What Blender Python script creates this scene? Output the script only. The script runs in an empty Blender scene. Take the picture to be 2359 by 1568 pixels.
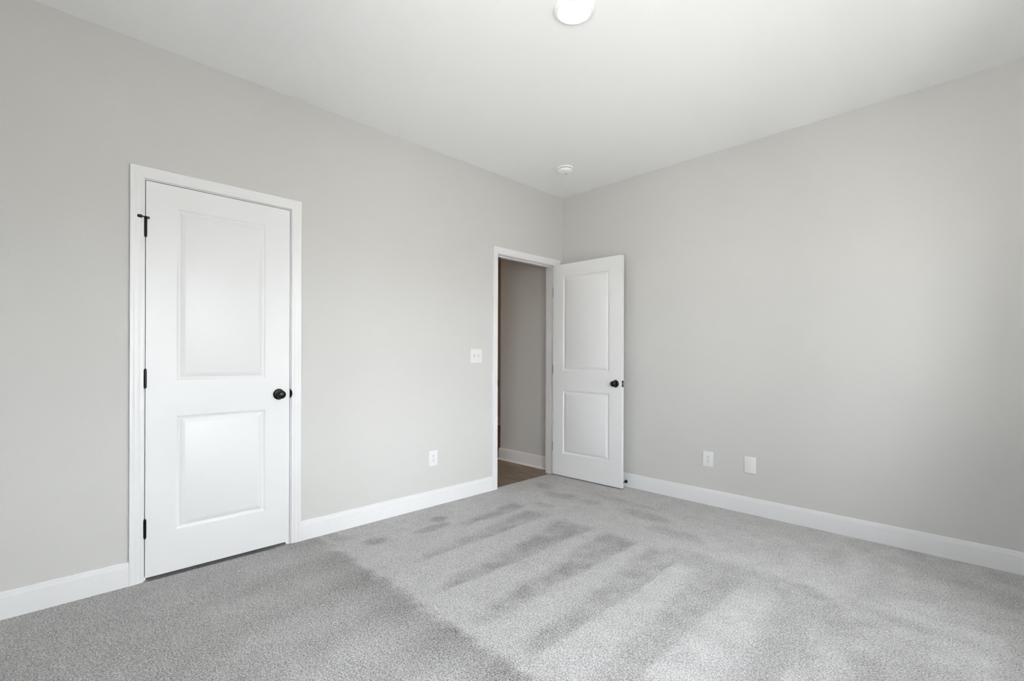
import bpy, bmesh, math, random
from mathutils import Vector, Matrix, Euler, noise

# ---------------------------------------------------------------- camera
S = bpy.context.scene
COL = S.collection
cam_d = bpy.data.cameras.new('camera')
cam = bpy.data.objects.new('camera', cam_d)
COL.objects.link(cam)
cam_d.sensor_width = 36.0
cam_d.lens = 1092.27 / 2359 * 36.0
cam_d.shift_y = 38.94 / 2359
cam_d.clip_start = 0.05
cam.location = (3.0309, -3.7050, 1.1456)
cam.rotation_euler = (Euler((math.radians(90), 0, math.radians(45.3136))).to_matrix()
                      @ Matrix.Rotation(math.radians(0.17), 3, 'Z')).to_euler()
S.camera = cam

# ---------------------------------------------------------------- light
SKY = 5.0          # hazy bright sky seen through the east windows
SKY_S = 1.2        # deeper sky to the south
GROUND = 2.6       # daylight thrown back by the pale ground, east side
GROUND_S = 3.7     # sunlit pale ground, south side
LAMP = 14.0         # ceiling disk diffuser
HALL_LAMP = 60.0
S.view_settings.view_transform = 'Standard'
S.view_settings.look = 'None'
S.view_settings.gamma = 1.0
S.view_settings.exposure = 2.29
S.view_settings.use_curve_mapping = False
S.cycles.max_bounces = 16
S.cycles.diffuse_bounces = 7

world = bpy.data.worlds.new('daylight')
S.world = world
world.use_nodes = True
wn, wl = world.node_tree.nodes, world.node_tree.links
wn.clear()
wo = wn.new('ShaderNodeOutputWorld'); wb = wn.new('ShaderNodeBackground')
# bright hazy sky to the east, deeper sky to the south, sunlit pale ground all round
wt = wn.new('ShaderNodeTexCoord'); ws = wn.new('ShaderNodeSeparateXYZ')
wl.new(wt.outputs['Generated'], ws.inputs[0])
def wmap(sock, a, b_, c=0.0, d=1.0):
    m_ = wn.new('ShaderNodeMapRange'); m_.interpolation_type = 'SMOOTHSTEP'
    for k_, v_ in (('From Min', a), ('From Max', b_), ('To Min', c), ('To Max', d)): m_.inputs[k_].default_value = v_
    wl.new(sock, m_.inputs['Value']); return m_.outputs[0]
def wmix(f, a, b_):
    m_ = wn.new('ShaderNodeMix'); m_.data_type = 'RGBA'
    wl.new(f, m_.inputs['Factor'])
    for k_, v_ in (('A', a), ('B', b_)):
        if isinstance(v_, tuple): m_.inputs[k_].default_value = v_
        else: wl.new(v_, m_.inputs[k_])
    return m_.outputs['Result']
east = wmap(ws.outputs['X'], 0.42, 0.72)
sky = wmix(east, (SKY_S * .86, SKY_S * .93, SKY_S * 1.05, 1), (SKY * .955, SKY * .985, SKY * 1.035, 1))
ground = wmix(east, (GROUND_S * 1.01, GROUND_S * .985, GROUND_S * .965, 1), (GROUND * 1.01, GROUND * .985, GROUND * .965, 1))
wl.new(wmix(wmap(ws.outputs['Z'], -0.02, 0.07), ground, sky), wb.inputs['Color'])
wl.new(wb.outputs[0], wo.inputs[0])

# room size (metres): the photographed corner is the origin, left wall is x=0, right wall is y=0
H = 2.743
XE = 3.72
YS = -4.35
WT = 0.114
# east windows: (y0, y1, z0, z1)
WIN = [(-1.58, -0.94, 0.60, 2.08), (-3.48, -2.44, 0.60, 2.08)]
# unseen south window, added to brighten the ceiling and near side: (x0, x1, z0, z1)
WIN_S = [(2.30, 3.50, 0.60, 2.08)]

# ---------------------------------------------------------------- materials
def new_mat(name):
    m = bpy.data.materials.new(name); m.use_nodes = True
    nt = m.node_tree
    return m, nt, nt.nodes['Principled BSDF']

def noise_bump(nt, bsdf, scale, strength, dist, detail=3.0, rough=0.6, coord='Object'):
    tc = nt.nodes.new('ShaderNodeTexCoord'); n = nt.nodes.new('ShaderNodeTexNoise')
    n.inputs['Scale'].default_value = scale; n.inputs['Detail'].default_value = detail
    n.inputs['Roughness'].default_value = rough
    b = nt.nodes.new('ShaderNodeBump'); b.inputs['Strength'].default_value = strength
    b.inputs['Distance'].default_value = dist
    nt.links.new(tc.outputs[coord], n.inputs['Vector'])
    nt.links.new(n.outputs['Fac'], b.inputs['Height'])
    nt.links.new(b.outputs[0], bsdf.inputs['Normal'])
    return tc, n

def plain(name, col, rough=0.5, metal=0.0, bump=None, spec=0.5):
    m, nt, b = new_mat(name)
    b.inputs['Base Color'].default_value = (*col, 1)
    b.inputs['Roughness'].default_value = rough
    b.inputs['Metallic'].default_value = metal
    b.inputs['Specular IOR Level'].default_value = spec
    if bump: noise_bump(nt, b, *bump)
    return m

def paint(name, col, var, rough, bscale, bstr):
    m, nt, b = new_mat(name)
    tc, n = noise_bump(nt, b, bscale, bstr, 0.002, 2.0)
    n2 = nt.nodes.new('ShaderNodeTexNoise'); n2.inputs['Scale'].default_value = 130
    nt.links.new(tc.outputs['Object'], n2.inputs['Vector'])
    mx = nt.nodes.new('ShaderNodeMix'); mx.data_type = 'RGBA'
    mx.inputs['A'].default_value = (*[c * (1 - var) for c in col], 1)
    mx.inputs['B'].default_value = (*[min(1, c * (1 + var)) for c in col], 1)
    nt.links.new(n2.outputs['Fac'], mx.inputs['Factor'])
    nt.links.new(mx.outputs['Result'], b.inputs['Base Color'])
    b.inputs['Roughness'].default_value = rough
    b.inputs['Specular IOR Level'].default_value = 0.3
    return m

M = {}
M['wall'] = paint('wall_paint', (0.550, 0.541, 0.527), 0.03, 0.75, 120, 0.10)
M['ceiling'] = paint('ceiling_paint', (0.85, 0.85, 0.85), 0.012, 0.9, 160, 0.10)
M['trim'] = plain('trim_enamel', (0.70, 0.70, 0.705), 0.33, bump=(60, 0.02, 0.001))
M['door'] = plain('door_enamel', (0.71, 0.71, 0.715), 0.38, bump=(90, 0.03, 0.001))
M['black'] = plain('satin_black_metal', (0.004, 0.004, 0.004), 0.26, 0.0, bump=(300, 0.02, 0.0005), spec=0.35)
M['dull_black'] = plain('worn_black_metal', (0.022, 0.021, 0.020), 0.42, 0.2, bump=(300, 0.05, 0.0005))
M['rubber'] = plain('black_rubber', (0.006, 0.006, 0.006), 0.75, bump=(400, 0.05, 0.0005))
M['steel'] = plain('brushed_steel', (0.20, 0.195, 0.19), 0.35, 1.0, bump=(400, 0.05, 0.0003))
M['plate'] = plain('white_plastic', (0.69, 0.69, 0.69), 0.35, bump=(200, 0.01, 0.0005))
M['bright_plastic'] = plain('bright_white_plastic', (0.88, 0.88, 0.87), 0.4, bump=(200, 0.01, 0.0005))
M['slot'] = plain('dark_slot', (0.02, 0.02, 0.02), 0.7, bump=(200, 0.01, 0.0005))
M['toggle_grey'] = plain('toggle_recess_grey', (0.34, 0.34, 0.34), 0.6, bump=(200, 0.01, 0.0005))
M['vent'] = plain('grey_vent', (0.16, 0.16, 0.16), 0.7, bump=(200, 0.01, 0.0005))
M['wire'] = plain('window_vinyl', (0.85, 0.85, 0.85), 0.4, bump=(80, 0.01, 0.0005))

def emis(name, col, strength):
    m, nt, b = new_mat(name)
    b.inputs['Base Color'].default_value = (0.8, 0.8, 0.8, 1)
    b.inputs['Emission Color'].default_value = (*col, 1)
    b.inputs['Emission Strength'].default_value = strength
    # faint procedural mottling of the frosted lens
    tc = nt.nodes.new('ShaderNodeTexCoord'); n = nt.nodes.new('ShaderNodeTexNoise')
    n.inputs['Scale'].default_value = 60
    nt.links.new(tc.outputs['Object'], n.inputs['Vector'])
    nt.links.new(n.outputs['Fac'], b.inputs['Roughness'])
    return m
M['lens'] = emis('frosted_lens_lit', (1.0, 0.97, 0.91), LAMP)
M['hall_lens'] = emis('hall_lens_lit', (1.0, 0.66, 0.40), HALL_LAMP)

def glass():
    m, nt, b = new_mat('window_glass')
    nt.nodes.remove(b)
    out = nt.nodes['Material Output']
    t = nt.nodes.new('ShaderNodeBsdfTransparent'); t.inputs[0].default_value = (0.97, 0.98, 0.97, 1)
    g = nt.nodes.new('ShaderNodeBsdfGlossy'); g.inputs['Roughness'].default_value = 0.02
    mix = nt.nodes.new('ShaderNodeMixShader'); fr = nt.nodes.new('ShaderNodeFresnel')
    fr.inputs['IOR'].default_value = 1.2
    nt.links.new(fr.outputs[0], mix.inputs[0]); nt.links.new(t.outputs[0], mix.inputs[1])
    nt.links.new(g.outputs[0], mix.inputs[2]); nt.links.new(mix.outputs[0], out.inputs[0])
    return m
M['glass'] = glass()

def carpet():
    m, nt, b = new_mat('cut_pile_carpet')
    N, L = nt.nodes, nt.links
    tc = N.new('ShaderNodeTexCoord')
    def nz(scale, detail, rough=0.6, dist=0.0):
        n = N.new('ShaderNodeTexNoise'); n.inputs['Scale'].default_value = scale
        n.inputs['Detail'].default_value = detail; n.inputs['Roughness'].default_value = rough
        n.inputs['Distortion'].default_value = dist
        L.new(tc.outputs['Object'], n.inputs['Vector']); return n
    tuft = nz(165, 3.0, 0.66, 0.5)
    coarse = nz(62, 3.0, 0.6, 0.3)
    at = N.new('ShaderNodeAttribute'); at.attribute_name = 'pile_lay'
    # speckle = tuft contrast
    mr = N.new('ShaderNodeMapRange'); mr.inputs['From Min'].default_value = 0.395; mr.inputs['From Max'].default_value = 0.605
    L.new(tuft.outputs['Fac'], mr.inputs['Value'])
    ad = N.new('ShaderNodeMath'); ad.operation = 'MULTIPLY_ADD'
    L.new(coarse.outputs['Fac'], ad.inputs[0]); ad.inputs[1].default_value = 0.55
    L.new(mr.outputs[0], ad.inputs[2])
    pl = N.new('ShaderNodeMath'); pl.operation = 'MULTIPLY_ADD'
    L.new(at.outputs['Fac'], pl.inputs[0]); pl.inputs[1].default_value = 0.62
    L.new(ad.outputs[0], pl.inputs[2])
    ramp = N.new('ShaderNodeValToRGB'); r = ramp.color_ramp
    mr2 = N.new('ShaderNodeMapRange'); mr2.inputs['From Min'].default_value = -0.2; mr2.inputs['From Max'].default_value = 2.2
    L.new(pl.outputs[0], mr2.inputs['Value']); L.new(mr2.outputs[0], ramp.inputs[0])
    r.elements[0].position = 0.0; r.elements[0].color = (0.085, 0.081, 0.080, 1)
    r.elements[1].position = 1.0; r.elements[1].color = (0.82, 0.82, 0.825, 1)
    e = r.elements.new(0.30); e.color = (0.285, 0.276, 0.272, 1)
    e = r.elements.new(0.62); e.color = (0.555, 0.55, 0.55, 1)
    L.new(ramp.outputs[0], b.inputs['Base Color'])
    bp = N.new('ShaderNodeBump'); bp.inputs['Strength'].default_value = 0.7; bp.inputs['Distance'].default_value = 0.006
    L.new(tuft.outputs['Fac'], bp.inputs['Height']); L.new(bp.outputs[0], b.inputs['Normal'])
    b.inputs['Roughness'].default_value = 0.95
    b.inputs['Specular IOR Level'].default_value = 0.1
    b.inputs['Sheen Weight'].default_value = 0.15
    return m
M['carpet'] = carpet()

def planks():
    m, nt, b = new_mat('vinyl_plank_wood')
    N, L = nt.nodes, nt.links
    tc = N.new('ShaderNodeTexCoord')
    br = N.new('ShaderNodeTexBrick')
    br.inputs['Scale'].default_value = 1.0
    br.inputs['Brick Width'].default_value = 1.2; br.inputs['Row Height'].default_value = 0.18
    br.inputs['Mortar Size'].default_value = 0.0015
    br.inputs['Color1'].default_value = (0.300, 0.235, 0.185, 1)
    br.inputs['Color2'].default_value = (0.205, 0.158, 0.125, 1)
    br.inputs['Mortar'].default_value = (0.04, 0.03, 0.025, 1)
    L.new(tc.outputs['Object'], br.inputs['Vector'])
    mp = N.new('ShaderNodeMapping'); mp.inputs['Scale'].default_value = (2.2, 22, 1)
    L.new(tc.outputs['Object'], mp.inputs[0])
    n = N.new('ShaderNodeTexNoise'); n.inputs['Scale'].default_value = 2.0; n.inputs['Detail'].default_value = 8
    n.inputs['Distortion'].default_value = 0.6
    L.new(mp.outputs[0], n.inputs['Vector'])
    mx = N.new('ShaderNodeMix'); mx.data_type = 'RGBA'; mx.blend_type = 'MULTIPLY'
    mx.inputs['Factor'].default_value = 0.85
    rr = N.new('ShaderNodeValToRGB'); rr.color_ramp.elements[0].position = 0.3
    rr.color_ramp.elements[0].color = (0.35, 0.33, 0.31, 1); rr.color_ramp.elements[1].position = 0.7
    rr.color_ramp.elements[1].color = (1.25, 1.2, 1.12, 1)
    L.new(n.outputs['Fac'], rr.inputs[0])
    L.new(br.outputs['Color'], mx.inputs['A']); L.new(rr.outputs[0], mx.inputs['B'])
    L.new(mx.outputs['Result'], b.inputs['Base Color'])
    b.inputs['Roughness'].default_value = 0.55
    return m
M['planks'] = planks()

# ---------------------------------------------------------------- helpers
def finish(name, bm, mat, parent=None, smooth=None, label=None):
    bmesh.ops.remove_doubles(bm, verts=bm.verts, dist=1e-6)
    bmesh.ops.recalc_face_normals(bm, faces=bm.faces)
    me = bpy.data.meshes.new(name)
    bm.to_mesh(me); bm.free()
    me.materials.append(M[mat])
    if smooth is not None:
        for p in me.polygons: p.use_smooth = True
        me.set_sharp_from_angle(angle=math.radians(smooth))
    o = bpy.data.objects.new(name, me)
    COL.objects.link(o)
    if parent is not None: o.parent = parent
    if label: o['label'] = label
    return o

def empty(name, loc, rz=0.0):
    o = bpy.data.objects.new(name, None); COL.objects.link(o)
    o.empty_display_size = 0.05
    o.location = loc; o.rotation_euler = (0, 0, rz)
    return o

def tag(o, label, cat, group=None, kind=None):
    o['label'] = label; o['category'] = cat
    if group: o['group'] = group
    if kind: o['kind'] = kind
    return o

def structure(o, label, cat):
    return tag(o, label, cat, kind='structure')

def box(bm, x0, x1, y0, y1, z0, z1):
    vs = [bm.verts.new((x, y, z)) for x in (x0, x1) for y in (y0, y1) for z in (z0, z1)]
    for f in ((0, 1, 3, 2), (4, 6, 7, 5), (0, 4, 5, 1), (2, 3, 7, 6), (0, 2, 6, 4), (1, 5, 7, 3)):
        bm.faces.new([vs[i] for i in f])

def bevel_box(bm, x0, x1, y0, y1, z0, z1, r, seg=2):
    t = bmesh.new(); box(t, x0, x1, y0, y1, z0, z1)
    bmesh.ops.recalc_face_normals(t, faces=t.faces)
    bmesh.ops.bevel(t, geom=t.edges[:], offset=r, segments=seg, profile=0.5, affect='EDGES')
    me = bpy.data.meshes.new('tmp'); t.to_mesh(me); t.free(); bm.from_mesh(me)
    bpy.data.meshes.remove(me)

def lathe(bm, prof, axis='z', seg=48, origin=(0, 0, 0)):
    """prof: list of (r, h); axis h runs along the given direction"""
    rings = []
    for r, h in prof:
        ring = []
        if r < 1e-6:
            pts = [(0, 0, h)]
        else:
            pts = [(r * math.cos(2 * math.pi * k / seg), r * math.sin(2 * math.pi * k / seg), h) for k in range(seg)]
        for (a, b_, c) in pts:
            v = {'z': (a, b_, c), '-z': (a, -b_, -c), '-y': (a, -c, b_), 'x': (c, a, b_), '-x': (-c, b_, a), 'y': (b_, c, a)}[axis]
            ring.append(bm.verts.new(Vector(v) + Vector(origin)))
        rings.append(ring)
    for i in range(len(rings) - 1):
        A, B = rings[i], rings[i + 1]
        if len(A) == 1 and len(B) == 1: continue
        for k in range(seg):
            k2 = (k + 1) % seg
            if len(A) == 1: bm.faces.new((A[0], B[k], B[k2]))
            elif len(B) == 1: bm.faces.new((A[k], A[k2], B[0]))
            else: bm.faces.new((A[k], A[k2], B[k2], B[k]))

def sweep(bm, path, prof, closed_prof=True, cap=True):
    """path: list of functions giving the world point for a profile point (w,t)"""
    rings = [[bm.verts.new(f(w, t)) for (w, t) in prof] for f in path]
    n = len(prof)
    for a, b_ in zip(rings, rings[1:]):
        for k in range(n if closed_prof else n - 1):
            k2 = (k + 1) % n
            bm.faces.new((a[k], a[k2], b_[k2], b_[k]))
    if cap:
        bm.faces.new(rings[0]); bm.faces.new(rings[-1])

# ---------------------------------------------------------------- room shell
def wall_mesh(name, u0, u1, zt, holes, place, thick, mat='wall'):
    """wall in the (u,z) plane with rectangular holes; place(u,z,t) -> point, t = 0 at the room face"""
    us = sorted({u0, u1, *[h[0] for h in holes], *[h[1] for h in holes]})
    zs = sorted({-0.05, zt, *[h[2] for h in holes], *[h[3] for h in holes]})
    bm = bmesh.new()
    def inside(u, z):
        return any(h[0] < u < h[1] and h[2] < z < h[3] for h in holes)
    cells = {}
    for i in range(len(us) - 1):
        for j in range(len(zs) - 1):
            cells[i, j] = not inside((us[i] + us[i + 1]) / 2, (zs[j] + zs[j + 1]) / 2)
    def quad(a, b_, c, d):
        bm.faces.new([bm.verts.new(place(*p)) for p in (a, b_, c, d)])
    for (i, j), full in cells.items():
        if not full: continue
        a0, a1, b0, b1 = us[i], us[i + 1], zs[j], zs[j + 1]
        for t in (0, thick):
            quad((a0, b0, t), (a1, b0, t), (a1, b1, t), (a0, b1, t))
        for di, dj, e in ((-1, 0, ((a0, b0), (a0, b1))), (1, 0, ((a1, b0), (a1, b1))),
                          (0, -1, ((a0, b0), (a1, b0))), (0, 1, ((a0, b1), (a1, b1)))):
            if not cells.get((i + di, j + dj), False):
                (p, q), (r, s) = e
                quad((p, q, 0), (r, s, 0), (r, s, thick), (p, q, thick))
    return finish(name, bm, mat)

ROUGH = 0.018      # jamb board thickness
D1 = (-3.337, -2.625)    # clear opening of the closet door (y)
D2 = (-0.884, -0.113)    # clear opening of the hall door (y)
HEAD = 2.046
holes = [(D1[0] - ROUGH, D1[1] + ROUGH, -0.05, HEAD + ROUGH), (D2[0] - ROUGH, D2[1] + ROUGH, -0.05, HEAD + ROUGH)]
structure(wall_mesh('wall_left', YS - WT, 0.0, H, holes, lambda u, z, t: (-t, u, z), WT),
          'light greige painted wall on the left with the closed closet door and the doorway', 'wall')
structure(wall_mesh('wall_right', -0.90, XE + WT, H, [], lambda u, z, t: (u, t, z), WT),
          'light greige painted wall on the right behind the open door', 'wall')
wh = [(a, b_, c, d) for (a, b_, c, d) in WIN]
structure(wall_mesh('wall_east', YS - WT, WT, H, wh, lambda u, z, t: (XE + t, u, z), WT),
          'greige window wall facing the closet door', 'wall')
structure(wall_mesh('wall_south', -WT, XE + WT, H, WIN_S, lambda u, z, t: (u, YS - t, z), WT),
          'greige wall behind the camera', 'wall')
# hallway shell and closet shell beyond the left wall
HZ = -0.012
structure(wall_mesh('wall_hall_west', -1.95, 2.0, H, [], lambda u, z, t: (-4.8 - t, u, z), WT),
          'greige wall at the far end of the hallway', 'wall')
structure(wall_mesh('wall_hall_south', -4.8, -WT, H, [], lambda u, z, t: (u, -1.95 - t, z), WT),
          'greige hallway wall on the closet side', 'wall')
structure(wall_mesh('wall_hall_north', -4.8, -0.9 + WT, H, [], lambda u, z, t: (u, 1.86 + t, z), WT),
          'dim far wall past the hallway corner', 'wall')
structure(wall_mesh('wall_hall_corner', WT, 1.86, H, [], lambda u, z, t: (-0.9 + t, u, z), WT),
          'hallway wall turning the outside corner', 'wall')
structure(wall_mesh('wall_closet_back', YS, -1.95 - WT, H, [], lambda u, z, t: (-0.85 - t, u, z), WT),
          'back wall of the closet behind the closed door', 'wall')
structure(wall_mesh('wall_closet_south', -0.85, -WT, H, [], lambda u, z, t: (u, YS - t, z), WT),
          'side wall of the closet behind the closed door', 'wall')
bm = bmesh.new(); box(bm, -4.95, XE + WT, YS - WT, 2.0, H, H + 0.15)
structure(finish('ceiling', bm, 'ceiling'), 'flat white painted ceiling', 'ceiling')
bm = bmesh.new(); box(bm, -4.95, -0.022, -1.98, 2.0, HZ - 0.05, HZ)
structure(finish('floor_hall', bm, 'planks'), 'dark brown wood plank floor in the hallway beyond the doorway', 'floor')
bpy.data.objects['floor_hall'].name = 'floor.001'

# ---------------------------------------------------------------- carpet
def sstep(a, b_, x):
    t = max(0.0, min(1.0, (x - a) / (b_ - a))); return t * t * (3 - 2 * t)

def blob(x, y, cx, cy, rx, ry, ang=0.0):
    dx, dy = x - cx, y - cy
    c, s = math.cos(ang), math.sin(ang)
    u, v = (dx * c + dy * s) / rx, (-dx * s + dy * c) / ry
    d = math.sqrt(u * u + v * v)
    return 1 - sstep(0.55, 1.25, d)

# vacuum strokes: (x of the crisp edge, head y, tail y, width at head, width at tail, depth)
STROKES = [(0.52, -1.05, -1.68, 0.13, 0.05, 0.75),
           (0.775, -1.10, -2.25, 0.17, 0.03, 0.75),
           (1.15, -1.10, -2.35, 0.25, 0.03, 0.85),
           (1.49, -1.10, -2.42, 0.22, 0.05, 0.85),
           (1.80, -1.12, -2.42, 0.20, 0.07, 0.75),
           (2.14, -1.12, -2.42, 0.20, 0.10, 0.75),
           (2.50, -1.18, -2.3, 0.17, 0.08, 0.60),
           (2.86, -1.25, -2.3, 0.15, 0.08, 0.4)]
BLOBS = [(0.282, -1.711, .06, .07, 0.9), (0.40, -1.83, .05, .16, .8), (0.344, -2.219, .06, .07, .9), (0.10, -2.36, .10, .06, .5),
         (0.50, -0.64, .16, .08, .6), (0.23, -0.52, .14, .10, .55), (0.80, -0.62, .09, .07, .4), (0.60, -0.92, .10, .06, .45),
         (1.26, -0.60, .22, .07, .55), (1.58, -0.80, .20, .07, .45), (0.95, -0.42, .35, .06, .35),
         (1.95, -1.06, .32, .12, .5), (2.28, -1.08, .24, .16, .5), (2.50, -1.24, .20, .13, .5), (2.72, -1.05, .18, .06, .3), (2.45, -1.62, .10, .22, .45), (2.75, -1.50, .12, .18, .4),
         (2.62, -1.35, .10, .12, .45)]
def pile(x, y):
    w1 = noise.noise(Vector((x * 3.1, y * 3.1, 0.3))); w2 = noise.noise(Vector((x * 9, y * 9, 4.2)))
    f = noise.noise(Vector((x * 28, y * 28, 7.7)))
    xw = x + 0.020 * w1 + 0.014 * w2; yw = y + 0.06 * w1 + 0.035 * w2
    v = 0.0
    for (xe, yh, yt, wh_, wt_, dep) in STROKES:
        if yt - .2 < yw < yh + .1 and xe - 0.5 < xw < xe + 0.15:
            t = (yw - yt) / (yh - yt); w = wt_ + (wh_ - wt_) * max(0, min(1.05, t))
            along = sstep(-0.06, 0.12, t) * (1 - sstep(0.97, 1.06, t))
            across = sstep(xe - w - 0.06, xe - w + 0.04, xw) * (1 - sstep(xe - 0.012, xe + 0.018, xw))
            v = min(v, -0.80 * dep * (0.8 + 0.9 * w2) * along * across)
    for (cx, cy, rx, ry, dep) in BLOBS:
        if abs(x - cx) < .5 and abs(y - cy) < .5:
            v = min(v, -0.7 * dep * blob(xw, yw, cx, cy, rx, ry))
    # strokes on the near side of the seam that runs parallel to the right wall
    if y < -2.30:
        ys = y + 0.018 * w1 + 0.020 * w2 + 0.030 * f
        s = (1 - sstep(-2.50, -2.43, ys)) * (0.55 + 0.45 * sstep(0.1, 0.7, x))
        band = 0.5 + 0.5 * math.sin((xw + 0.10 * (y + 2.45)) * 2 * math.pi / 0.355 + 0.8)
        fade = sstep(-3.6, -2.6, y)
        v = min(v, 0) * (1 - s) + s * (-0.20 - 0.26 * band * fade - 0.42 * sstep(-2.80, -2.5, ys))
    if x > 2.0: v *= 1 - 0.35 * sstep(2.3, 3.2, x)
    # lighter tone towards the east, falling off near the south wall
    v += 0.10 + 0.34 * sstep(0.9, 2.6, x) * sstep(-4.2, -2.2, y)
    v += 0.10 * w1 + (0.13 + 0.22 * sstep(1.6, 2.6, x)) * w2 + 0.16 * f
    return v
bm = bmesh.new()
step = 0.016
x0, x1, y0, y1 = 0.0, XE, YS, 0.0
nx, ny = int((x1 - x0) / step), int((y1 - y0) / step)
grid = [[bm.verts.new((x0 + (x1 - x0) * i / nx, y0 + (y1 - y0) * j / ny, 0)) for j in range(ny + 1)] for i in range(nx + 1)]
for j in range(ny + 1):      # the pile is pressed down under the closet door
    if D1[0] + 0.01 < grid[0][j].co.y < D1[1] - 0.01: grid[0][j].co.z = -0.0135
for i in range(nx):
    for j in range(ny):
        bm.faces.new((grid[i][j], grid[i + 1][j], grid[i + 1][j + 1], grid[i][j + 1]))
# tongue of carpet into the hall doorway, with its cut edge, and the closet floor
def slab(xa, xb, ya, yb):
    box(bm, xa, xb, ya, yb, -0.014, 0.0)
slab(-0.027, 0.0, D2[0], D2[1])
box(bm, -0.86, 0.0, D1[0], D1[1], -0.030, -0.0135)
slab(-0.86, -WT, YS, D1[0]); slab(-0.86, -WT, D1[1], -1.95 - WT)
o = finish('floor', bm, 'carpet')
at = o.data.attributes.new('pile_lay', 'FLOAT', 'POINT')
at.data.foreach_set('value', [pile(v.co.x, v.co.y) for v in o.data.vertices])
structure(o, 'light grey speckled cut pile carpet with vacuum stroke marks', 'carpet')

# ---------------------------------------------------------------- trim
CASE = [(0, 0), (0, .008), (.002, .0098), (.012, .0106), (.014, .0102), (.016, .0108), (.022, .0124), (.034, .0138),
        (.037, .0135), (.039, .0141), (.044, .0156), (.050, .0164), (.055, .0160), (.057, .0140), (.057, 0)]
def casing(bm, ya, yb, zt, side=1, xf=0.0, rev=0.005):
    a, b_, c = ya - rev, yb + rev, zt + rev
    P = lambda x, y, z: Vector((xf + side * x, y, z))
    path = [lambda w, t: P(t, a - w, -0.012), lambda w, t: P(t, a - w, c + w),
            lambda w, t: P(t, b_ + w, c + w), lambda w, t: P(t, b_ + w, -0.012)]
    sweep(bm, path, CASE)

def jambs(bm, ya, yb, zt):
    xa, xb = -WT, 0.0
    box(bm, xa, xb, ya - ROUGH, ya, -0.012, zt + ROUGH)
    box(bm, xa, xb, yb, yb + ROUGH, -0.012, zt + ROUGH)
    box(bm, xa, xb, ya, yb, zt, zt + ROUGH)

def stops(bm, ya, yb, zt, x1=-0.037, x0=-0.070, t=0.010):
    box(bm, x0, x1, ya, ya + t, -0.010, zt - t)
    box(bm, x0, x1, yb - t, yb, -0.010, zt - t)
    box(bm, x0, x1, ya, yb, zt - t, zt)

def doorway(name, d, label, strike_side, strike_z):
    e = empty(name, (0, d[0], 0)); structure(e, label, 'door trim')
    inv = Matrix.Translation((0, -d[0], 0))
    def put(nm, fn, mat='trim', sm=None, lab=None):
        bm = bmesh.new(); fn(bm); bm.transform(inv)
        return finish(nm, bm, mat, e, sm, lab)
    put('casing', lambda b_: casing(b_, d[0], d[1], HEAD), sm=25)
    put('casing', lambda b_: casing(b_, d[0], d[1], HEAD, -1, -WT), sm=25)
    put('jamb', lambda b_: jambs(b_, d[0], d[1], HEAD))
    put('door_stop_strip', lambda b_: stops(b_, d[0], d[1], HEAD))
    def strike(b_):
        # plate on the jamb face with a rounded lip that curls out past the casing edge
        s = 1 if strike_side == 'high' else -1
        yj = d[1] if s > 0 else d[0]
        hz = 0.030
        pts = []
        for k in range(13):
            a = -math.pi / 2 + math.pi * k / 12
            pts.append((math.cos(a), math.sin(a)))
        cols = []
        prof = [(-0.030, 0.0), (-0.004, 0.0), (0.004, 0.0), (0.009, 0.0015), (0.013, 0.005), (0.0155, 0.009)]
        half = [hz, hz, hz * .95, hz * .86, hz * .66, hz * .34]
        for (x, off), hh in zip(prof, half):
            cols.append([Vector((x, yj - s * 0.0012 + s * off, strike_z + hh * q)) for q in (-1, -.5, 0, .5, 1)])
        for th in (0.0, 0.0012):
            vs = [[b_.verts.new(p + Vector((th, -s * th, 0))) for p in c] for c in cols]
            for i in range(len(vs) - 1):
                for j in range(4):
                    b_.faces.new((vs[i][j], vs[i + 1][j], vs[i + 1][j + 1], vs[i][j + 1]))
    put('strike_plate', strike, 'black', 40, 'black metal strike plate')
    return e

doorway('trim_1', D1, 'white moulded casing and jamb around the closed closet door', 'high', 0.921)
doorway('trim_2', D2, 'white moulded casing and jamb around the open doorway near the corner', 'low', 0.921)

BASE = [(-.012, 0), (-.012, .014), (.088, .014), (.0895, .0122), (.0915, .0122), (.093, .0136), (.106, .0118), (.1085, .0100),
        (.1100, .0088), (.1115, .0100), (.116, .0092), (.119, .0065), (.120, .0040), (.120, 0)]
def baseboard(name, pa, pb, nrm, label, zoff=0.0, ma=0, mb=0, quarter=False):
    """straight run pa->pb; nrm points into the room; ma/mb = mitre factor (+ outside corner, - inside corner)"""
    pa, pb, n = Vector((*pa, 0)), Vector((*pb, 0)), Vector((*nrm, 0))
    d = (pb - pa).normalized()
    bm = bmesh.new()
    f0 = lambda w, t: pa + n * t - d * (t * ma) + Vector((0, 0, w + zoff))
    f1 = lambda w, t: pb + n * t + d * (t * mb) + Vector((0, 0, w + zoff))
    sweep(bm, [f0, f1], BASE)
    if quarter:   # shoe moulding on the hard floor
        q = [(-.012, .013)] + [(-.012 + .018 * math.sin(a), .013 + .015 * math.cos(a)) for a in [k * math.pi / 12 for k in range(7)]] + [(.006, .013)]
        sweep(bm, [f0, f1], q)
    return structure(finish(name, bm, 'trim', smooth=25), label, 'baseboard')

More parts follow.
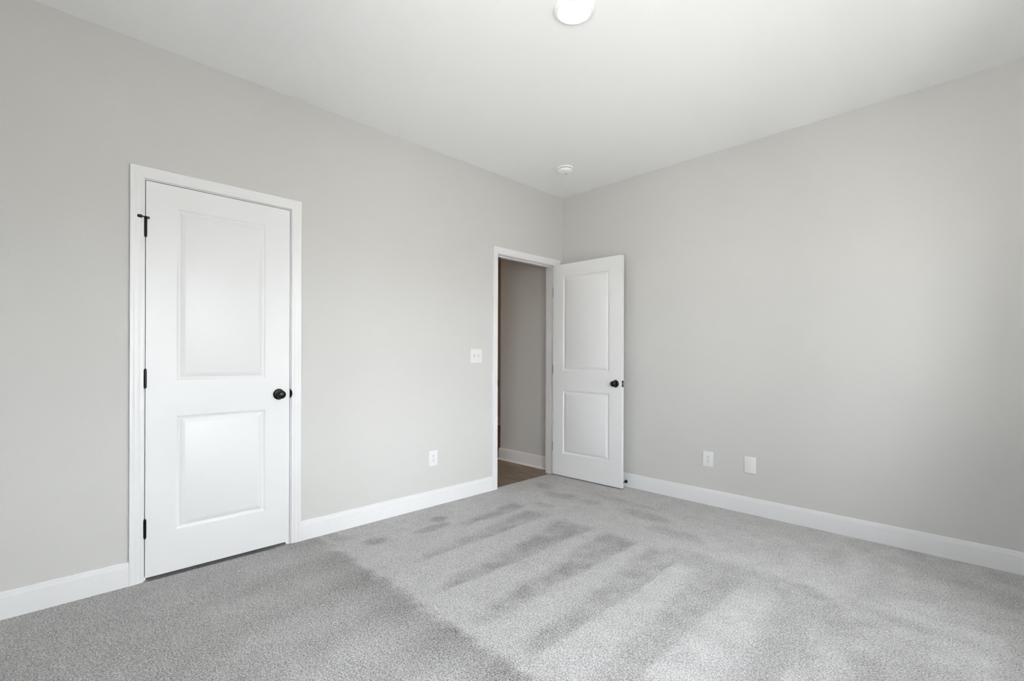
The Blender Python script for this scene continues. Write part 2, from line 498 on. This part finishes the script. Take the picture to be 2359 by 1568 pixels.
co = 0.062   # casing outer edge from the jamb face
baseboard('baseboard_left', (0, YS), (0, D1[0] - co), (1, 0), 'white baseboard left of the closet door', ma=-1)
baseboard('baseboard_left.001', (0, D1[1] + co), (0, D2[0] - co), (1, 0), 'white baseboard between the closet door and the doorway')
baseboard('baseboard_left.002', (0, D2[1] + co), (0, 0), (1, 0), 'short white baseboard between doorway and room corner', mb=-1)
baseboard('baseboard_right', (0, 0), (XE, 0), (0, -1), 'white baseboard running along the right wall', ma=-1, mb=-1)
baseboard('baseboard_east', (XE, 0), (XE, YS), (-1, 0), 'white baseboard under the window', ma=-1, mb=-1)
baseboard('baseboard_south', (XE, YS), (0, YS), (0, 1), 'white baseboard behind the camera', ma=-1, mb=-1)
baseboard('baseboard_hall', (-0.9, 0), (-WT - 0.016, 0), (0, -1), 'white baseboard with shoe moulding on the hallway wall beyond the doorway', zoff=HZ + .012, ma=1, quarter=True)
baseboard('baseboard_hall.001', (-0.9, 1.86), (-0.9, 0), (-1, 0), 'white baseboard around the hallway corner', ma=-1, mb=1, quarter=True)
baseboard('baseboard_hall.002', (-4.8, 1.86), (-0.9, 1.86), (0, -1), 'white baseboard on the dim far hallway wall', ma=-1, mb=-1, quarter=True)
baseboard('baseboard_hall.003', (-4.8, -1.95), (-4.8, 1.86), (1, 0), 'white baseboard at the far end of the hallway', ma=-1, mb=-1, quarter=True)

# ---------------------------------------------------------------- doors
PAN = [(0, 0), (.003, .0004), (.006, .0016), (.010, .0042), (.014, .0064), (.018, .0072), (.0215, .0072), (.0225, .0066),
       (.032, .0040), (.042, .0014), (.0435, .0010)]
def slab_mesh(w, z0, z1, panels, th=0.035):
    bm = bmesh.new()
    px = sorted({p[0] for p in panels} | {p[1] for p in panels})
    xs = [0, *px, w]
    zs = sorted({z0, z1, *[p[2] for p in panels], *[p[3] for p in panels]})
    def is_panel(x, z):
        return any(p[0] < x < p[1] and p[2] < z < p[3] for p in panels)
    for side in (0, 1):
        Y = (lambda d: d) if side == 0 else (lambda d: th - d)
        V = lambda x, z, d: bm.verts.new((x, Y(d), z))
        for i in range(len(xs) - 1):
            for j in range(len(zs) - 1):
                a, b_, c, d = xs[i], xs[i + 1], zs[j], zs[j + 1]
                if not is_panel((a + b_) / 2, (c + d) / 2):
                    bm.faces.new((V(a, c, 0), V(b_, c, 0), V(b_, d, 0), V(a, d, 0)))
        for (a, b_, c, d) in panels:
            loops = [[V(a + o, c + o, h), V(b_ - o, c + o, h), V(b_ - o, d - o, h), V(a + o, d - o, h)] for (o, h) in PAN]
            for l0, l1 in zip(loops, loops[1:]):
                for k in range(4):
                    k2 = (k + 1) % 4
                    bm.faces.new((l0[k], l0[k2], l1[k2], l1[k]))
            bm.faces.new(loops[-1])
    for (xa, za, xb, zb) in ((0, z0, w, z0), (w, z0, w, z1), (w, z1, 0, z1), (0, z1, 0, z0)):
        bm.faces.new([bm.verts.new(p) for p in ((xa, 0, za), (xb, 0, zb), (xb, th, zb), (xa, th, za))])
    return bm

KNOB = [(0, .0615), (.008, .0612), (.015, .0595), (.0205, .0560), (.0240, .0510), (.0255, .0450), (.0248, .0390), (.0215, .0335),
        (.0165, .0295), (.0125, .0265), (.0112, .0220), (.0112, .0150), (.0125, .0110), (.0150, .0095)]
ROSE = [(0.010, .0105), (.016, .0108), (.022, .0100), (.027, .0085), (.0295, .0070), (.0310, .0060), (.0325, .0045), (.0330, .0020), (.0330, 0), (0, 0)]

def add_knob(parent, x, z, th, side, bulge=1.0):
    ax = '-y' if side == 0 else 'y'
    y = 0 if side == 0 else th
    bm = bmesh.new(); lathe(bm, ROSE, ax, 48, (x, y, z))
    r = finish('rosette', bm, 'black', parent, 30, 'round black rosette')
    bm = bmesh.new(); lathe(bm, KNOB, ax, 48, (x, y, z))
    return finish('knob', bm, 'black', parent, 30, 'round black door knob')

def add_hinge(parent, zc, x, y, hl=0.089, r=0.0062, plates=()):
    """knuckle with finials and pin, plus leaf plates given as boxes"""
    bm = bmesh.new()
    seg_n = 5
    prof = [(0, -hl / 2 - .006), (.0035, -hl / 2 - .0055), (.0045, -hl / 2 - .003), (.0040, -hl / 2 - .0008)]
    for k in range(seg_n):
        a = -hl / 2 + hl * k / seg_n; b_ = -hl / 2 + hl * (k + 1) / seg_n
        prof += [(r * .86, a + .0001), (r, a + .0007), (r, b_ - .0007), (r * .86, b_ - .0001)]
    prof += [(.0040, hl / 2 + .0008), (.0045, hl / 2 + .003), (.0035, hl / 2 + .0055), (0, hl / 2 + .006)]
    lathe(bm, prof, 'z', 20, (x, y, zc))
    h = finish('hinge', bm, 'black', parent, 35, 'black barrel hinge')
    if plates:
        bm = bmesh.new()
        for (a, b_, c, d) in plates:
            box(bm, a, b_, c, d, zc - hl / 2, zc + hl / 2)
        finish('hinge_leaf', bm, 'dull_black', h, None, 'dark hinge plate')
    return h

# closed closet door: local x runs along the wall, front faces the room
W1 = 0.7055
d1 = empty('door_1', (-0.0005, -3.3335, 0), math.radians(90))
structure(d1, 'closed white two-panel closet door with black knob on its right', 'door')
P1 = [(0.127, W1 - 0.133, 0.229, 0.836), (0.127, W1 - 0.133, 1.015, 1.930)]
finish('door_slab', slab_mesh(W1, 0.0145, 2.0425, P1), 'door', d1, 20)
add_knob(d1, 0.6435, 0.919, 0.035, 0); add_knob(d1, 0.6435, 0.919, 0.035, 1)
for zc in (1.803, 1.032, 0.267):
    h = add_hinge(d1, zc, -0.0015, -0.0062, 0.090, plates=((-.0030, -.0005, -.001, .033), (-.0085, -.0015, -.0022, -.0002), (.0005, .0052, -.0022, -.0002)))
    if zc == 1.803:      # hinge pin door stop on the top hinge
        top = zc + 0.050
        bm = bmesh.new()
        lathe(bm, [(0, -.004), (.0095, -.004), (.0095, .003), (.0085, .0045), (0, .0045)], 'z', 24, (-0.0015, -0.0062, top))
        lathe(bm, [(0, 0), (.0032, 0), (.0032, .030), (0, .030)], '-x', 12, (-0.0015, -0.0125, top + .0005))
        bevel_box(bm, 0.000, 0.0135, -0.0175, -0.0095, top - .009, top + .003, .0015)
        finish('hinge_pin_stop', bm, 'black', h, 35, 'black hinge-pin door stop')
        bm = bmesh.new()
        lathe(bm, [(0, 0), (.0062, 0), (.0082, .0025), (.0082, .0085), (.0070, .0098), (.0080, .0112), (.0082, .0155), (.0062, .0195), (0, .0205)],
              '-x', 24, (-0.0165, -0.0125, top + .0005))
        finish('rubber_bumper', bm, 'rubber', h, 35, 'black rubber bumper')

# open hall door, swung a little past square so it stands near the right wall
W2 = 0.762
th = math.radians(1.6)
pin = Vector((0.007, -0.1115, 0))
Rm = Matrix.Rotation(th, 3, 'Z')
orig = pin + Rm @ Vector((0.003, -0.041, 0))
d2 = empty('door_2', orig, th)
structure(d2, 'open white two-panel door standing by the right wall with a black knob', 'door')
P2 = [(0.117, W2 - 0.122, 0.222, 0.833), (0.117, W2 - 0.122, 1.016, 1.928)]
finish('door_slab', slab_mesh(W2, 0.010, 2.0425, P2), 'door', d2, 20)
add_knob(d2, W2 - 0.060, 0.918, 0.035, 0); add_knob(d2, W2 - 0.060, 0.918, 0.035, 1)
for zc in (1.790, 1.032, 0.275):
    add_hinge(d2, zc, -0.003, 0.0412, 0.089, plates=((-.0030, 0.0002, .0005, .0345), (-.036, -.003, 0.0395, 0.0408)))
bm = bmesh.new()
bevel_box(bm, W2 - .0006, W2 + .0012, 0.0050, 0.0300, 0.918 - .0285, 0.918 + .0285, .0006, 1)
lp = finish('latch_plate', bm, 'black', d2, None, 'black latch face plate on the door edge')
bm = bmesh.new()
vs = [(W2, .0105, .908), (W2, .0245, .908), (W2 + .011, .0245, .908), (W2 + .002, .0105, .908)]
lo = [bm.verts.new((v[0], v[1], .911)) for v in vs]; hi = [bm.verts.new((v[0], v[1], .925)) for v in vs]
bm.faces.new(lo); bm.faces.new(hi)
for k in range(4): bm.faces.new((lo[k], lo[(k + 1) % 4], hi[(k + 1) % 4], hi[k]))
finish('latch_bolt', bm, 'steel', lp, None, 'steel latch bolt')

# ---------------------------------------------------------------- windows (on the east wall, plus the added south one)
def make_window(name, a, b_, c, d, loc, rz, label):
    """local frame: x = outwards through the wall, y along the wall"""
    w = empty(name, loc, rz)
    structure(w, label, 'window')
    fw = 0.045; h = (b_ - a) / 2; ht = d - c
    bm = bmesh.new()
    xa, xb = 0.03, 0.09
    box(bm, xa, xb, -h, -h + fw, 0, ht); box(bm, xa, xb, h - fw, h, 0, ht)
    box(bm, xa, xb, -h + fw, h - fw, 0, fw); box(bm, xa, xb, -h + fw, h - fw, ht - fw, ht)
    box(bm, xa, xb, -fw, fw, fw, ht - fw)
    finish('window_frame', bm, 'wire', w)
    for (p, q) in ((-h + fw, -fw), (fw, h - fw)):
        bm = bmesh.new()
        box(bm, xa + .01, xb - .01, p, q, ht / 2 - .022, ht / 2 + .022)
        finish('meeting_rail', bm, 'wire', w)
        bm = bmesh.new(); box(bm, .058, .062, p, q, fw, ht / 2 - .022); box(bm, .058, .062, p, q, ht / 2 + .022, ht - fw)
        finish('pane', bm, 'glass', w)
    bm = bmesh.new(); box(bm, -.025, .03, -h - .03, h + .03, -.02, 0)
    finish('window_sill', bm, 'trim', w)
k = 0
for (a, b_, c, d) in WIN:
    k += 1
    make_window('window_%d' % k, a, b_, c, d, (XE, (a + b_) / 2, c), 0, 'white vinyl twin window in the east wall')
for (a, b_, c, d) in WIN_S:
    k += 1
    make_window('window_%d' % k, a, b_, c, d, ((a + b_) / 2, YS, c), math.radians(-90), 'added white twin window behind the camera, there to light the ceiling')

# ---------------------------------------------------------------- wall plates
def plate_base(bm, w, h, t=0.0055):
    prof = [(0, 0), (0, .55 * t), (.0012, .85 * t), (.0035, t)]
    loops = []
    for (o_, tt) in prof:
        a, b_ = w / 2 - o_, h / 2 - o_
        loops.append([bm.verts.new((x, -tt, z)) for x, z in ((-a, -b_), (a, -b_), (a, b_), (-a, b_))])
    for l0, l1 in zip(loops, loops[1:]):
        for k in range(4): bm.faces.new((l0[k], l0[(k + 1) % 4], l1[(k + 1) % 4], l1[k]))
    bm.faces.new(loops[-1]); bm.faces.new(loops[0])

def screw(parent, x, z, y=-0.0055):
    bm = bmesh.new(); lathe(bm, [(0, .0008), (.0022, .0006), (.0032, 0), (0, 0)], '-y', 16, (x, y, z))
    s = finish('screw', bm, 'plate', parent, 30)
    return s

def outlet(loc, rz, label):
    e = empty('wall_outlet', loc, rz); tag(e, label, 'outlet', 'duplex wall outlets')
    bm = bmesh.new(); plate_base(bm, 0.079, 0.118); finish('cover_plate', bm, 'plate', e, 30)
    bm = bmesh.new(); bevel_box(bm, -.0168, .0168, -.0072, -.004, -.0335, .0335, .0008, 1)
    r = finish('receptacle', bm, 'plate', e, None)
    for zc in (.0165, -.0165):
        bm = bmesh.new()
        box(bm, -.0075, -.0052, -.0075, -.0065, zc + .0010, zc + .0095)
        box(bm, .0052, .0075, -.0075, -.0065, zc + .0020, zc + .0090)
        lathe(bm, [(0, .0003), (.0030, .0003), (.0030, -.0008), (0, -.0008)], '-y', 16, (0, -.0072, zc - .0065))
        finish('socket_slot', bm, 'slot', r, None, 'dark socket holes')
    return e
LW = math.radians(90)
outlet((0, -1.5615, 0.366), LW, 'white duplex outlet low on the left wall between the closet door and the doorway')
outlet((1.4735, 0, 0.355), 0, 'white duplex outlet on the right wall, nearer the open door than the blank plate')

e = empty('blank_wall_plate', (1.7845, 0, 0.3585)); tag(e, 'blank white cover plate on the right wall beside the outlet', 'wall plate')
bm = bmesh.new(); plate_base(bm, 0.080, 0.121, .0058); finish('cover_plate', bm, 'plate', e, 30)
screw(e, 0, .042, -.0058); screw(e, 0, -.042, -.0058)

e = empty('light_switch', (0, -1.1315, 1.158), LW); tag(e, 'white double toggle light switch beside the doorway', 'light switch')
bm = bmesh.new(); plate_base(bm, 0.124, 0.118); finish('switch_plate', bm, 'plate', e, 30)
for x in (-.023, .023):
    bm = bmesh.new()
    box(bm, x - .0055, x + .0055, -.0058, -.0045, -.0125, .0125)
    collar = finish('toggle_slot', bm, 'toggle_grey', e)
    bm = bmesh.new()
    vs = [(x - .0045, -.005, -.009), (x + .0045, -.005, -.009), (x + .0045, -.005, .007), (x - .0045, -.005, .007),
          (x - .0038, -.0165, .0045), (x + .0038, -.0165, .0045), (x + .0038, -.0155, .0115), (x - .0038, -.0155, .0115)]
    v = [bm.verts.new(p) for p in vs]
    for f in ((0, 1, 2, 3), (4, 5, 6, 7), (0, 1, 5, 4), (1, 2, 6, 5), (2, 3, 7, 6), (3, 0, 4, 7)): bm.faces.new([v[i] for i in f])
    finish('toggle', bm, 'plate', e)
    screw(e, x, .030); screw(e, x, -.030)

# ---------------------------------------------------------------- baseboard door stop
e = empty('door_stop', (0.748, -0.014, 0.046)); tag(e, 'small black door stop screwed to the baseboard behind the open door', 'door stop')
bm = bmesh.new(); lathe(bm, [(0, .012), (.006, .012), (.010, .009), (.0135, .005), (.0150, .0015), (.0150, 0), (0, 0)], '-y', 28)
finish('flange', bm, 'black', e, 35)
bm = bmesh.new(); lathe(bm, [(0, .010), (.0058, .010), (.0050, .016), (.0050, .056), (0, .056)], '-y', 20)
finish('rod', bm, 'black', e, 35)
bm = bmesh.new(); lathe(bm, [(0, .066), (.007, .0655), (.0085, .063), (.0085, .055), (.0065, .053), (0, .053)], '-y', 24)
finish('rubber_tip', bm, 'rubber', e, 35)

# ---------------------------------------------------------------- ceiling fixtures
def disk_light(loc, lens, label):
    e = empty('ceiling_light', loc); tag(e, label, 'ceiling light')
    bm = bmesh.new()
    lathe(bm, [(0.060, 0), (.0935, 0), (.0935, .004), (.0915, .010), (.0870, .0155), (.0800, .0185), (.0745, .0190), (.0725, .0170), (.0725, .010), (.060, .010)], '-z', 72)
    finish('trim_ring', bm, 'bright_plastic', e, 30)
    bm = bmesh.new()
    prof = [(0.0, .0215)] + [(.0725 * math.sin(a), .0125 + .009 * math.cos(a)) for a in [k * math.pi / 20 for k in range(1, 11)]] + [(.0725, .011), (0, .011)]
    lathe(bm, prof, '-z', 72)
    finish('diffuser', bm, lens, e, 40, 'glowing frosted lens')
    return e
disk_light((1.684, -1.979, H), 'lens', 'round white disk light glowing on the bedroom ceiling')
disk_light((-2.6, -0.9, H), 'hall_lens', 'round disk light on the hallway ceiling beyond the doorway')

e = empty('smoke_detector', (0.500, -0.575, H)); tag(e, 'round white smoke detector on the ceiling near the corner', 'smoke detector')
bm = bmesh.new(); lathe(bm, [(0, 0), (.067, 0), (.067, .007), (.065, .0095), (.058, .0100), (0, .0100)], '-z', 64)
finish('mounting_base', bm, 'bright_plastic', e, 30)
bm = bmesh.new(); lathe(bm, [(0, .009), (.0545, .009), (.0545, .0150), (0, .0150)], '-z', 64)
finish('vent_gap', bm, 'vent', e, 30, 'dark grey vent gap')
bm = bmesh.new(); lathe(bm, [(0, .0150), (.0600, .0150), (.0610, .0175), (.0605, .0240), (.0580, .0300), (.0530, .0345), (.0450, .0370), (.030, .0385), (0, .0388)], '-z', 64)
cv = finish('cover', bm, 'bright_plastic', e, 30)
bm = bmesh.new(); lathe(bm, [(0, .0402), (.0055, .0400), (.0068, .0385), (.0068, .036), (0, .036)], '-z', 24, (-.012, .022, 0))
finish('test_button', bm, 'vent', cv, 30, 'grey test button')
